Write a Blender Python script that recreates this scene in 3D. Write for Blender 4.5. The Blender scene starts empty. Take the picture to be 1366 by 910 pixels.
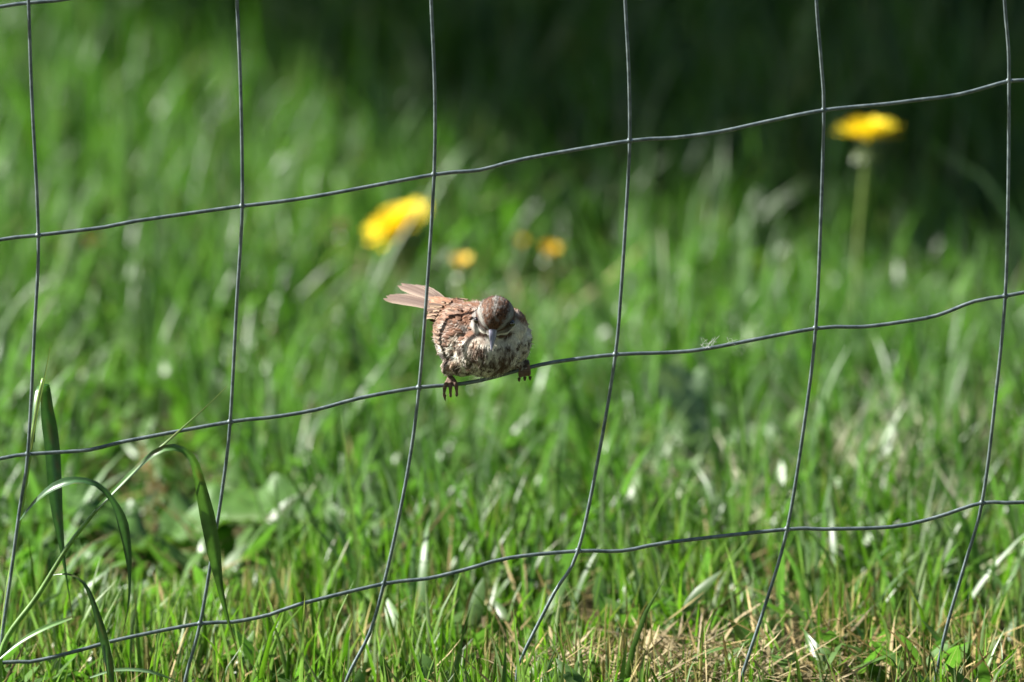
import bpy, math, random
import numpy as np
from mathutils import Vector, Matrix
from mathutils.bvhtree import BVHTree
from mathutils import noise as mnoise

sc = bpy.context.scene
rnd = random.Random(7)
rng = np.random.default_rng(11)

# ------------------------------------------------------------------ camera
CAM = Vector((0.0, -8.5, 1.70))
AIM = Vector((0.0, 0.0, 0.28))
cd = bpy.data.cameras.new('camera')
cam = bpy.data.objects.new('camera', cd)
sc.collection.objects.link(cam)
cam.location = CAM
cam.rotation_euler = (AIM - CAM).to_track_quat('-Z', 'Y').to_euler()
DIST = (AIM - CAM).length
cd.sensor_width = 36.0
cd.lens = 36.0 * DIST / 0.70
cd.clip_start = 0.1
cd.clip_end = 2000
cd.dof.use_dof = True
cd.dof.focus_distance = DIST - 0.012
cd.dof.aperture_fstop = 5.5
cd.dof.aperture_blades = 9
sc.camera = cam

# ------------------------------------------------------------------ light
L = Vector((-0.76, 0.13, 0.62)).normalized()          # towards the sun
w = bpy.data.worlds.new('World'); sc.world = w; w.use_nodes = True
nt = w.node_tree; nt.nodes.clear()
sky = nt.nodes.new('ShaderNodeTexSky'); sky.sky_type = 'NISHITA'; sky.sun_disc = False
sky.sun_elevation = math.asin(L.z)
sky.sun_rotation = math.atan2(L.x, L.y)
bg = nt.nodes.new('ShaderNodeBackground'); bg.inputs['Strength'].default_value = 0.05
wo = nt.nodes.new('ShaderNodeOutputWorld')
nt.links.new(sky.outputs[0], bg.inputs['Color']); nt.links.new(bg.outputs[0], wo.inputs['Surface'])
sd = bpy.data.lights.new('sun', 'SUN'); sd.energy = 5.0; sd.angle = math.radians(0.55)
sd.color = (1.0, 0.97, 0.91)
so = bpy.data.objects.new('sun', sd); sc.collection.objects.link(so)
so.rotation_euler = L.to_track_quat('Z', 'Y').to_euler(); so.location = (-6, -1, 6)
sc.view_settings.view_transform = 'Standard'
sc.view_settings.look = 'None'
sc.view_settings.exposure = 1.72
sc.view_settings.gamma = 1.0
sc.cycles.use_denoising = True
sc.cycles.max_bounces = 8

# ------------------------------------------------------------------ helpers
S = 0.70 / 1366.0                                       # metres per unit of the layout drawing at the fence
_q = cam.rotation_euler.to_matrix()
_r, _u, _f = _q @ Vector((1, 0, 0)), _q @ Vector((0, 1, 0)), _q @ Vector((0, 0, -1))

def U(px, py, y=0.0):
    """layout coordinate -> world point on the vertical plane at distance y behind the fence"""
    d = _f * DIST + _r * ((px - 683) * S) + _u * ((455 - py) * S)
    t = (y - CAM.y) / d.y
    return CAM + d * t

def mat(name):
    m = bpy.data.materials.new(name); m.use_nodes = True
    m.node_tree.nodes.clear()
    return m, m.node_tree

def N(nt, kind, **kw):
    n = nt.nodes.new(kind)
    for k, v in kw.items():
        if k in n.inputs: n.inputs[k].default_value = v
        else: setattr(n, k, v)
    return n

def mesh_np(name, V, F, material, parent=None, col=None, smooth=True):
    """V (n,3), F (m,4) quads; one mesh object"""
    me = bpy.data.meshes.new(name)
    V = np.asarray(V, np.float32); F = np.asarray(F, np.int32)
    k = F.shape[1]
    me.vertices.add(len(V)); me.vertices.foreach_set('co', V.ravel())
    me.loops.add(F.size); me.loops.foreach_set('vertex_index', F.ravel())
    me.polygons.add(len(F)); me.polygons.foreach_set('loop_start', np.arange(0, F.size, k, dtype=np.int32))
    if smooth: me.polygons.foreach_set('use_smooth', np.ones(len(F), bool))
    if col is not None:
        a = me.color_attributes.new('Col', 'FLOAT_COLOR', 'POINT')
        c = np.ones((len(V), 4), np.float32); c[:, :3] = np.clip(col, 0, 1)
        a.data.foreach_set('color', c.ravel())
    me.update(calc_edges=True)
    me.materials.append(material)
    o = bpy.data.objects.new(name, me); sc.collection.objects.link(o)
    if parent: o.parent = parent
    return o

def thing(name, loc, label, cat, group=None):
    o = bpy.data.objects.new(name, None); sc.collection.objects.link(o)
    o.location = loc; o.empty_display_size = 0.02
    o['label'] = label; o['category'] = cat
    if group: o['group'] = group
    return o

def tag(o, label=None, cat=None, group=None, kind=None):
    if label: o['label'] = label
    if cat: o['category'] = cat
    if group: o['group'] = group
    if kind: o['kind'] = kind
    return o

def spline(pts, step):
    """Catmull-Rom through points, resampled about every step"""
    P = [Vector(p) for p in pts]
    P = [P[0] * 2 - P[1]] + P + [P[-1] * 2 - P[-2]]
    out = []
    for i in range(1, len(P) - 2):
        a, b, c, d = P[i-1], P[i], P[i+1], P[i+2]
        n = max(1, int((c - b).length / step))
        for k in range(n):
            t = k / n
            out.append(0.5 * ((2*b) + (c-a)*t + (2*a-5*b+4*c-d)*t*t + (-a+3*b-3*c+d)*t**3))
    out.append(P[-2])
    return out

def tube(pts, rad, sides=10, cap=True):
    """returns V,F; rad is a number or one per point"""
    n = len(pts)
    if not hasattr(rad, '__len__'): rad = [rad] * n
    V, F = [], []
    up = Vector((0.13, 1, 0.09)).normalized()
    for i, p in enumerate(pts):
        t = (pts[min(i+1, n-1)] - pts[max(i-1, 0)]).normalized()
        a = t.cross(up)
        if a.length < 1e-3: a = t.cross(Vector((1, 0, 0)))
        a.normalize(); b = t.cross(a)
        for k in range(sides):
            an = 2*math.pi*k/sides
            V.append(p + (a*math.cos(an) + b*math.sin(an)) * rad[i])
    for i in range(n-1):
        for k in range(sides):
            k2 = (k+1) % sides
            F.append((i*sides+k, i*sides+k2, (i+1)*sides+k2, (i+1)*sides+k))
    if cap:
        for i in (0, n-1):
            c = len(V); V.append(pts[i])
            for k in range(sides):
                F.append((i*sides+k, i*sides+(k+1) % sides, c, c))
    return V, F

def merge(parts):
    V, F, o = [], [], 0
    for v, f in parts:
        V += [tuple(x) for x in v]; F += [tuple(i+o for i in q) for q in f]; o += len(v)
    return V, F

def polys(name, V, F, material, parent=None, smooth=True, col=None, origin=None):
    """general faces; degenerate quads become triangles"""
    if origin is not None: V = [(x-origin[0], y-origin[1], z-origin[2]) for x, y, z in V]
    F2 = []
    for f in F:
        g = []
        for i in f:
            if i not in g: g.append(i)
        if len(g) > 2: F2.append(g)
    me = bpy.data.meshes.new(name); me.from_pydata([tuple(v) for v in V], [], F2)
    if smooth: me.polygons.foreach_set('use_smooth', [True]*len(F2))
    if col is not None:
        a = me.color_attributes.new('Col', 'FLOAT_COLOR', 'POINT')
        c = np.ones((len(V), 4), np.float32); c[:, :3] = np.clip(col, 0, 1)
        a.data.foreach_set('color', c.ravel())
    me.materials.append(material); me.update()
    o = bpy.data.objects.new(name, me); sc.collection.objects.link(o)
    if parent: o.parent = parent
    return o

# ------------------------------------------------------------------ materials
def leaf_mat(name, trans=0.45, rough=0.38, spec=0.5, tint=(1.25, 1.35, 0.55), stripes=0.0):
    """thin leaf: reflection + light passing through, colour from the vertex colours"""
    m, t = mat(name)
    at = N(t, 'ShaderNodeVertexColor', layer_name='Col')
    nz = N(t, 'ShaderNodeTexNoise', Scale=160.0, Detail=3.0)
    geo = N(t, 'ShaderNodeNewGeometry')
    t.links.new(geo.outputs['Position'], nz.inputs['Vector'])
    mp = N(t, 'ShaderNodeMapRange'); mp.inputs[1].default_value = 0.3; mp.inputs[2].default_value = 0.7
    mp.inputs[3].default_value = 0.82; mp.inputs[4].default_value = 1.18
    t.links.new(nz.outputs[0], mp.inputs[0])
    mul = N(t, 'ShaderNodeVectorMath', operation='SCALE')
    t.links.new(at.outputs[0], mul.inputs[0]); t.links.new(mp.outputs[0], mul.inputs['Scale'])
    pb = N(t, 'ShaderNodeBsdfPrincipled', Roughness=rough)
    pb.inputs['Specular IOR Level'].default_value = spec
    t.links.new(mul.outputs[0], pb.inputs['Base Color'])
    tm = N(t, 'ShaderNodeVectorMath', operation='MULTIPLY'); tm.inputs[1].default_value = tint
    t.links.new(mul.outputs[0], tm.inputs[0])
    tr = N(t, 'ShaderNodeBsdfTranslucent'); t.links.new(tm.outputs[0], tr.inputs[0])
    mx = N(t, 'ShaderNodeMixShader'); mx.inputs[0].default_value = trans
    t.links.new(pb.outputs[0], mx.inputs[1]); t.links.new(tr.outputs[0], mx.inputs[2])
    out = N(t, 'ShaderNodeOutputMaterial'); t.links.new(mx.outputs[0], out.inputs[0])
    return m

M_grass = leaf_mat('grass_blades', 0.44, 0.40, 0.5, tint=(1.05, 1.4, .5))
M_leaf = leaf_mat('broad_leaf', 0.30, 0.33, 0.6)
M_petal = leaf_mat('yellow_petal', 0.25, 0.6, 0.2, tint=(1, 1, .8))
M_dry = leaf_mat('dry_straw', 0.2, 0.6, 0.3, tint=(1, 1, .9))
M_needle = leaf_mat('evergreen_leaf', 0.08, 0.5, 0.4)

def feather_mat():
    m, t = mat('feathers')
    at = N(t, 'ShaderNodeVertexColor', layer_name='Col')
    pb = N(t, 'ShaderNodeBsdfPrincipled', Roughness=0.7)
    pb.inputs['Specular IOR Level'].default_value = 0.25
    pb.inputs['Sheen Weight'].default_value = 0.15
    nz = N(t, 'ShaderNodeTexNoise', Scale=2200.0, Detail=2.0)
    geo = N(t, 'ShaderNodeNewGeometry'); t.links.new(geo.outputs['Position'], nz.inputs['Vector'])
    mp = N(t, 'ShaderNodeMapRange'); mp.inputs[1].default_value = 0.3; mp.inputs[2].default_value = 0.7
    mp.inputs[3].default_value = 0.75; mp.inputs[4].default_value = 1.25
    t.links.new(nz.outputs[0], mp.inputs[0])
    mul = N(t, 'ShaderNodeVectorMath', operation='SCALE')
    t.links.new(at.outputs[0], mul.inputs[0]); t.links.new(mp.outputs[0], mul.inputs['Scale'])
    t.links.new(mul.outputs[0], pb.inputs['Base Color'])
    tr = N(t, 'ShaderNodeBsdfTranslucent'); t.links.new(mul.outputs[0], tr.inputs[0])
    mx = N(t, 'ShaderNodeMixShader'); mx.inputs[0].default_value = 0.18
    t.links.new(pb.outputs[0], mx.inputs[1]); t.links.new(tr.outputs[0], mx.inputs[2])
    out = N(t, 'ShaderNodeOutputMaterial'); t.links.new(mx.outputs[0], out.inputs[0])
    return m
M_feather = feather_mat()

def simple(name, color, rough=0.5, metal=0.0, spec=0.5, noise=None, c2=None, bump=0.0, coat=0.0):
    m, t = mat(name)
    pb = N(t, 'ShaderNodeBsdfPrincipled', Roughness=rough, Metallic=metal)
    pb.inputs['Base Color'].default_value = (*color, 1); pb.inputs['Specular IOR Level'].default_value = spec
    pb.inputs['Coat Weight'].default_value = coat
    out = N(t, 'ShaderNodeOutputMaterial'); t.links.new(pb.outputs[0], out.inputs[0])
    if noise:
        geo = N(t, 'ShaderNodeNewGeometry')
        nz = N(t, 'ShaderNodeTexNoise', Scale=noise, Detail=6.0, Roughness=0.65)
        t.links.new(geo.outputs['Position'], nz.inputs['Vector'])
        cr = N(t, 'ShaderNodeValToRGB')
        cr.color_ramp.elements[0].position = 0.35; cr.color_ramp.elements[1].position = 0.65
        cr.color_ramp.elements[0].color = (*color, 1); cr.color_ramp.elements[1].color = (*(c2 or color), 1)
        t.links.new(nz.outputs[0], cr.inputs[0]); t.links.new(cr.outputs[0], pb.inputs['Base Color'])
        if bump:
            b = N(t, 'ShaderNodeBump', Strength=bump, Distance=0.01)
            t.links.new(nz.outputs[0], b.inputs['Height']); t.links.new(b.outputs[0], pb.inputs['Normal'])
    return m

M_wire = simple('galvanised_wire', (0.075, 0.105, 0.115), 0.38, 0.4, 0.6, noise=130.0, c2=(0.20, 0.245, 0.25), bump=0.1)
M_soil = simple('soil_and_thatch', (0.035, 0.028, 0.014), 0.95, 0, 0.1, noise=60.0, c2=(0.10, 0.085, 0.035), bump=0.8)
M_bark = simple('bark', (0.06, 0.045, 0.035), 0.9, 0, 0.2, noise=25.0, c2=(0.13, 0.10, 0.08), bump=0.8)
M_beak = simple('horn_beak', (0.20, 0.20, 0.27), 0.2, 0, 0.7, noise=900.0, c2=(0.28, 0.27, 0.33), coat=0.4)
M_eye = simple('dark_eye', (0.012, 0.007, 0.005), 0.08, 0, 0.8, coat=1.0)
M_silk = simple('white_fluff', (0.6, 0.62, 0.6), 0.5, 0, 0.4)

# ------------------------------------------------------------------ ground
def gz(x, y):
    """ground height: nearly level, with small lumps"""
    return 0.012*np.sin(x*2.1+0.6)*np.cos(y*1.7) + 0.006*np.sin(x*7.3+y*5.1) + 0.004*np.cos(x*13.0-y*11.0)
gs = np.concatenate([-np.geomspace(400, 4.2, 24), np.linspace(-4, 8, 121), np.geomspace(8.3, 600, 26)])
gx = np.concatenate([-np.geomspace(400, 5.2, 24), np.linspace(-5, 5, 101), np.geomspace(5.2, 400, 24)])
GX, GY = np.meshgrid(gx, gs)
GV = np.stack([GX, GY, gz(GX, GY)], -1).reshape(-1, 3)
nx, ny = len(gx), len(gs)
ii, jj = np.meshgrid(np.arange(nx-1), np.arange(ny-1)); a0 = (jj*nx+ii).ravel()
ground = mesh_np('ground', GV, np.stack([a0, a0+1, a0+nx+1, a0+nx], 1), M_soil)
tag(ground, kind='structure')

# ------------------------------------------------------------------ grass (uncountable)
def blades(x, y, L_, W_, lean, az, droop, col, twist=None, rows=5, z0=None, fold=0.35, tipc=None):
    n = len(x)
    z = gz(x, y) - 0.004 if z0 is None else z0
    s = np.linspace(0, 1, rows)[None, :]
    th = lean[:, None] + droop[:, None]*s**1.6            # angle from the vertical along the blade
    dth = th
    dl = (L_/(rows-1))[:, None]
    hx = np.concatenate([np.zeros((n, 1)), np.cumsum(np.sin(dth[:, :-1])*dl, 1)], 1)
    hz = np.concatenate([np.zeros((n, 1)), np.cumsum(np.cos(dth[:, :-1])*dl, 1)], 1)
    dx, dy = np.cos(az)[:, None], np.sin(az)[:, None]
    cx, cy, cz = x[:, None]+hx*dx, y[:, None]+hx*dy, z[:, None]+hz
    tw = (az + (rng.normal(1.57, 0.7, n) if twist is None else twist))[:, None] + 0.5*s*rng.normal(0, 1, n)[:, None]
    wx, wy = np.cos(tw), np.sin(tw)
    prof = np.interp(s, [0, .15, .5, .8, 1], [.6, .95, 1, .62, .04])
    hw = W_[:, None]*0.5*prof
    fx, fy = -wy*hw*fold, wx*hw*fold
    Vt = np.stack([
        np.stack([cx-wx*hw, cy-wy*hw, cz], -1),
        np.stack([cx+fx, cy+fy, cz-hw*0.1], -1),
        np.stack([cx+wx*hw, cy+wy*hw, cz], -1)], 2)      # n, rows, 3, 3
    c = np.broadcast_to(col[:, None, None, :], (n, rows, 3, 3)).copy()
    base = np.clip(1-s/0.3, 0, 1)[..., None, None]
    pale = np.array([0.16, 0.17, 0.07])
    c = c*(1-0.45*base) + pale*0.45*base
    if tipc is not None:
        tp = np.clip((s-0.8)/0.2, 0, 1)[..., None, None]*tipc[:, None, None, None]
        c = c*(1-tp) + np.array([0.30, 0.25, 0.12])*tp
    V = Vt.reshape(-1, 3)
    k = rows*3
    q = []
    for r in range(rows-1):
        for cc in range(2):
            q.append((r*3+cc, r*3+cc+1, (r+1)*3+cc+1, (r+1)*3+cc))
    q = np.array(q)
    F = (np.arange(n)[:, None, None]*k + q[None]).reshape(-1, 4)
    return V, F, c.reshape(-1, 3)

def snoise(x, y, f, seed=0):
    return (np.sin(x*f*1.3+seed)*np.cos(y*f+seed*2.1) + np.sin((x+y)*f*0.7+seed*1.7) + np.cos((x*0.8-y)*f*1.9+seed))/3

def scatter(n, x0, x1, y0, y1, tuft=0.0):
    if tuft:
        m = max(1, n//14)
        tx, ty = rng.uniform(x0, x1, m), rng.uniform(y0, y1, m)
        k = rng.integers(0, m, n)
        r = np.abs(rng.normal(0, tuft, n)); a = rng.uniform(0, 6.283, n)
        return tx[k]+r*np.cos(a), ty[k]+r*np.sin(a), k
    return rng.uniform(x0, x1, n), rng.uniform(y0, y1, n), np.arange(n)

def Gd(px, py):
    """the level-ground point seen at a layout coordinate"""
    d = _f * DIST + _r * ((px - 683) * S) + _u * ((455 - py) * S)
    return CAM + d * (-CAM.z / d.z)
CLEAR = []                                               # short-grass lanes in front of flowers and weeds
for px, py, yy, hw in ((1158, 205, 1.45, .035), (1150, 330, 1.45, .012), (530, 330, 1.75, .06), (615, 385, 1.5, .022), (733, 360, 1.7, .03), (697, 343, 1.9, .02), (700, 365, 1.75, .03), (590, 385, 1.5, .02),
                       (455, 315, 1.75, .015), (122, 335, 1.7, .018)):
    CLEAR.append((U(px, py, yy), hw, 1.3))
CLEAR += [(U(170, 745, .75), .035, .7), (U(290, 765, .75), .045, .7), (U(915, 630, 1.0), .025, .7), (U(190, 660, 1.1), .05, .9)]
def cap(x, y, Ln):
    for T_, hw, reach in CLEAR:
        k = (y+8.5)/(T_.y+8.5)
        m = (y < T_.y+.06) & (y > T_.y-reach) & (np.abs(x-T_.x*k) < hw*rng.uniform(.7, 1.25, len(x)))
        zm = 1.7-(1.7-T_.z)*k
        lim = np.maximum(zm, .022)*rng.uniform(.75, 1.12, len(x))
        Ln = np.where(m, np.minimum(Ln, lim), Ln)
    return Ln

def green(n, x, y, dark=1.0):
    t = rng.uniform(0, 1, n)[:, None]
    a = np.array([0.032, 0.092, 0.008]); b = np.array([0.095, 0.208, 0.024]); c_ = np.array([0.115, 0.195, 0.090])
    col = a*(1-t) + b*t
    k = (rng.uniform(0, 1, n) < 0.38)[:, None]
    col = np.where(k, c_*(0.8+0.5*t), col)
    col = col*(1+0.22*snoise(x, y, 3.1, 1.0))[:, None]
    return col*dark

VS, FS, CS = [], [], []
off = 0
def addb(r):
    global off
    VS.append(r[0]); FS.append(r[1]+off); CS.append(r[2]); off += len(r[0])

regions = [  # x0,x1,y0,y1,density per m2
    (-0.62, 0.62, -0.42, 0.9, 8000), (-0.75, 0.75, 0.9, 4.6, 5200),
    (-2.2, -0.75, -0.6, 5.0, 2200), (0.75, 2.4, -0.6, 5.0, 2200), (-2.2, 2.4, 5.0, 8.0, 1200), (-2.2, 2.4, -1.6, -0.5, 1500)]
for x0, x1, y0, y1, dens in regions:
    n = int((x1-x0)*(y1-y0)*dens)
    x, y, k = scatter(n, x0, x1, y0, y1, 0.018)
    hN = 1+0.30*snoise(x, y, 4.3, 3.0)+0.30*snoise(x, y, 13., 5.)+0.12*snoise(x, y, 37., 2.)
    base = np.interp(y, [-.6, 0.0, 0.5, 1.1, 1.5, 2.2, 6], [0.045, 0.058, 0.072, 0.080, 0.102, 0.118, 0.14])
    Ln = base*hN*rng.lognormal(0, 0.28, n)*0.9
    Wn = rng.uniform(0.0020, 0.0044, n)*np.interp(y, [0, 1, 2.5], [1.0, 1.3, 1.7])*np.interp(dens, [1200, 4000], [1.4, 1.0])
    Ln = cap(x, y, Ln)
    mt = np.interp(y, [0, .5, .8, 1.5, 2.2], [0, .1, 1, 1, .1])
    lean = np.abs(rng.normal(0.08, 0.17+.28*mt, n)); droop = np.abs(rng.normal(0.25+.2*mt, 0.55+.2*mt, n))
    az = rng.uniform(0, 6.283, n)
    col = green(n, x, y)
    col = col*(1+np.interp(y, [.25, .7], [.35, 0])[:, None]*np.array([1.0, .35, .0]))
    addb(blades(x, y, Ln, Wn, lean, az, droop, col, tipc=(rng.uniform(0, 1, n) < 0.25)*0.8))
# wide glossy blades, longer, more bent
n = 5500
x, y, k = scatter(n, -0.9, 0.9, 0.25, 4.4)
Ln = cap(x, y, np.interp(y, [0, 1, 3], [0.08, 0.115, 0.15])*np.minimum(rng.lognormal(0, 0.2, n), 1.25))
addb(blades(x, y, Ln, rng.uniform(0.0045, 0.0075, n), np.abs(rng.normal(0.15, 0.22, n)), rng.uniform(0, 6.28, n),
            np.abs(rng.normal(0.7, 0.6, n)), np.array([0.10, 0.185, 0.062])*rng.uniform(.7, 1.3, (n, 1)), rows=7))
n = 700
xa = U(1150, 400, 1.35).x
x, y = rng.normal(xa, .06, n), rng.uniform(1.15, 1.40, n)
addb(blades(x, y, rng.uniform(.075, .118, n), rng.uniform(.003, .006, n), np.abs(rng.normal(.1, .15, n)), rng.uniform(0, 6.28, n), np.abs(rng.normal(.2, .3, n)), green(n, x, y)))
# low broad-leaved ground cover between the blades
n = 9000
x, y, k = scatter(n, -0.9, 0.9, -0.1, 3.6, 0.03)
addb(blades(x, y, rng.uniform(.018, .042, n), rng.uniform(.007, .014, n), rng.uniform(0.5, 1.3, n), rng.uniform(0, 6.28, n),
            rng.uniform(0, .6, n), np.array([0.095, 0.185, 0.045])*rng.uniform(.7, 1.35, (n, 1)), z0=gz(x, y)+rng.uniform(.01, .065, n)*np.interp(y, [0, 1.5], [.5, 1])))
grass = mesh_np('grass', np.concatenate(VS), np.concatenate(FS), M_grass, col=np.concatenate(CS))
tag(grass, 'mixed green grass blades of the unmown lawn behind the wire fence', 'grass', kind='stuff')

# dry straw and thatch lying between the blades
VS, FS, CS = [], [], []; off = 0
def strawfield(n, xs, ys, spread, lo, hi, wid, colr):
    x = rng.normal(xs[0], xs[1], n) if spread else rng.uniform(xs[0], xs[1], n)
    y = rng.normal(ys[0], ys[1], n) if spread else rng.uniform(ys[0], ys[1], n)
    c = np.array(colr)*rng.uniform(0.55, 1.25, (n, 1))
    addb(blades(x, y, rng.uniform(lo, hi, n), rng.uniform(wid*.6, wid*1.3, n), rng.uniform(0.9, 1.55, n), rng.uniform(0, 6.28, n),
                rng.uniform(-0.5, 0.5, n), c, z0=gz(x, y)+rng.uniform(0.002, 0.03, n)))
strawfield(2000, (-0.7, 0.7), (-0.4, 1.0), False, 0.03, 0.09, 0.0024, (0.30, 0.23, 0.10))
strawfield(2500, (-0.8, 0.8), (1.0, 4.0), False, 0.04, 0.12, 0.003, (0.30, 0.26, 0.13))
strawfield(600, (0.125, 0.07), (0.08, 0.05), True, 0.025, 0.05, 0.0026, (0.36, 0.29, 0.16))
strawfield(250, (0.33, 0.10), (0.12, 0.05), True, 0.03, 0.08, 0.0026, (0.38, 0.28, 0.12))
strawfield(1100, (0.33, 0.10), (0.85, 0.16), True, 0.05, 0.12, 0.0035, (0.36, 0.37, 0.24))
n = 12
x, y, k = scatter(n, -0.6, 0.6, 0.05, 2.0)
addb(blades(x, y, rng.uniform(.10, .22, n), rng.uniform(.002, .004, n), rng.uniform(1.1, 1.5, n), rng.uniform(0, 6.28, n), rng.uniform(-.3, .4, n),
            np.array([.36, .34, .20])*rng.uniform(.7, 1.2, (n, 1)), z0=gz(x, y)+rng.uniform(.01, .05, n)))
# upright yellow stalks near the fence
n = 1500
x, y, k = scatter(n, -0.6, 0.6, -0.1, 0.4, 0.02)
addb(blades(x, y, rng.uniform(0.03, 0.075, n), rng.uniform(0.0014, 0.0028, n), np.abs(rng.normal(0.1, 0.2, n)),
            rng.uniform(0, 6.28, n), rng.normal(0, 0.3, n), np.array([0.30, 0.27, 0.09])*rng.uniform(.6, 1.2, (n, 1))))
dry = mesh_np('dry_straw', np.concatenate(VS), np.concatenate(FS), M_dry, col=np.concatenate(CS))
tag(dry, 'pale dead straw and thatch lying low among the green grass', 'straw', kind='stuff')

# ------------------------------------------------------------------ wire fence
fence = thing('wire_fence', (0, 0, 0), 'sagging galvanised wire mesh fence the bird sits on', 'fence')
VW = [
 [(38,0),(42,120),(51,314),(46,440),(37,606),(26,680),(15,763),(5,832),(-4,905)],
 [(316,0),(321,120),(323,275),(316,400),(307,563),(297,650),(286,720),(267,832),(247,908)],
 [(575,0),(580,120),(579,233),(570,380),(559,517),(547,610),(530,700),(512,779),(493,845),(462,908)],
 [(834,0),(839,100),(840,188),(836,270),(829,380),(821,473),(800,600),(771,735),(740,790),(703,862),(691,888),(688,915)],
 [(1089,0),(1096,90),(1099,147),(1095,290),(1088,438),(1075,550),(1050,706),(1020,810),(988,908)],
 [(1340,0),(1345,60),(1346,108),(1345,250),(1341,395),(1328,530),(1310,671),(1285,760),(1262,840),(1247,912)]]
HW = [
 [(0,9),(37,4),(75,1),(110,-4),(316,-30),(360,-34),(575,-70),(620,-74),(834,-112),(880,-116),(1089,-150),(1130,-154),(1338,-190),(1366,-192)],
 [(0,320),(51,314),(140,303),(180,295),(323,275),(350,272),(420,262),(579,233),(640,227),(700,212),(840,188),(900,184),(960,176),(1020,163),(1099,147),(1180,139),(1220,134),(1280,126),(1346,108),(1366,107)],
 [(0,612),(37,606),(120,600),(160,590),(307,563),(360,557),(420,547),(480,531),(559,517),(600,514),(640,508),(700,492),(740,483),(821,473),(900,470),(950,464),(1088,438),(1150,436),(1200,430),(1250,421),(1300,402),(1341,395),(1366,390)],
 [(0,884),(40,883),(100,869),(160,853),(267,832),(310,830),(360,820),(400,806),(512,779),(570,772),(620,760),(680,744),(771,735),(830,735),(890,724),(1050,706),(1100,706),(1190,703),(1250,690),(1310,671),(1366,670)]]
SLOPE = [-0.145, -0.158, -0.166, -0.158]
def extend_v(p, dx=0, dy=0):
    q = [(a+dx, b+dy) for a, b in p]
    k = 260
    top = [(q[0][0]-10, -900+dy), (q[0][0]-14, -620+dy), (q[0][0]-6, -300+dy), (q[0][0]-4, -120+dy)]
    bx = q[-1][0]-q[-2][0]
    bot = [(q[-1][0]+bx*0.5, q[-1][1]+70), (q[-1][0]+bx*0.6, q[-1][1]+150)]
    return top + q + bot
def wiggle(p, amp, seed):
    out = []
    for i, v in enumerate(p):
        out.append(v + Vector((0, amp*math.sin(i*0.35+seed)+amp*0.5*math.sin(i*0.11+seed*2), 0)))
    return out
allV = [(v, 0, 0) for v in VW] + [(VW[0], -268*k, 42*k) for k in (1, 2, 3, 4)] + [(VW[5], 258*k, -40*k) for k in (1, 2, 3, 4)]
RW = 0.00127
for k, (v, dx, dy) in enumerate(allV):
    pts = [U(a, b, -0.0029) for a, b in extend_v(v, dx, dy)]
    sp = wiggle(spline(pts, 0.008), 0.0006, k)
    parts = [tube(sp, RW*0.94, 10)]
    if k < 6:                                            # weld beads where it meets the horizontal wires
        for h in HW[1:]:
            if k == 0 or True:
                best = min(((abs(a-c)+abs(b-d), (a, b)) for a, b in v for c, d in h), key=lambda t: t[0])
                if best[0] < 3:
                    c = U(best[1][0], best[1][1], -0.0015)
                    parts.append(tube([c+Vector((-.0021, 0, -.0003)), c+Vector((-.0010, 0, 0)), c+Vector((.0010, 0, 0)), c+Vector((.0021, 0, .0003))],
                                      [.0009, .0022, .0022, .0009], 10))
    V, F = merge(parts)
    polys('vertical_wire', V, F, M_wire, fence)
def extend_h(h, s):
    l, r = h[0], h[-1]
    left = [(-134*k, l[1]-s*134*k + (4 if k % 2 else -3)) for k in range(8, 0, -1)]
    right = [(1366+130*k, r[1]+s*130*k + (5 if k % 2 else -4)) for k in range(1, 9)]
    return left + h + right
HWx = HW + [[(a, b-300) for a, b in HW[0]], [(a, b-590) for a, b in HW[0]]]
for k, h in enumerate(HWx):
    s = SLOPE[k] if k < 4 else -0.145
    sp = wiggle(spline([U(a, b, 0.0) for a, b in extend_h(h, s)], 0.008), 0.0004, k+9)
    V, F = tube(sp, RW*1.06, 10)
    polys('horizontal_wire', V, F, M_wire, fence)
# ------------------------------------------------------------------ ribbons: grass plant at the fence
def ribbon(pts, widths, twistdir, fold=0.3):
    """leaf blade along pts; widths at even parameters; twistdir = list of side vectors"""
    sp = spline(pts, 0.006)
    n = len(sp); V, F = [], []
    for i, p in enumerate(sp):
        t = i/(n-1)
        w_ = np.interp(t, np.linspace(0, 1, len(widths)), widths)*0.42
        sd_ = Vector([np.interp(t, np.linspace(0, 1, len(twistdir)), [d[k] for d in twistdir]) for k in range(3)])
        tg = (sp[min(i+1, n-1)]-sp[max(i-1, 0)]).normalized()
        sd_ = (sd_-tg*sd_.dot(tg)).normalized(); nn = tg.cross(sd_)
        for c in (-1, -.5, 0, .5, 1):
            V.append(p + sd_*w_*c + nn*(abs(c)*w_*fold))
    for i in range(n-1):
        for c in range(4):
            F.append((i*5+c, i*5+c+1, (i+1)*5+c+1, (i+1)*5+c))
    return V, F
def colr(V, c, amp=0.1):
    k = np.array([mnoise.noise(Vector(v)*120) for v in V])[:, None]
    c = np.tile(np.array(c), (len(V), 1))*(1+amp*k)
    return c
cg = (0.075, 0.165, 0.045)
X = (1, 0, 0); XZ = (0.8, -0.5, 0.3); YX = (0.35, 0.9, 0.2)
def lp(l, y=-0.006): return [U(a[0], a[1], (a[2] if len(a) > 2 else y)) for a in l]
gp = thing('tall_grass', U(-6, 935, 0.0), 'tall green grass plant with arching blades at the left fence wire', 'grass plant')
og = gp.location
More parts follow.
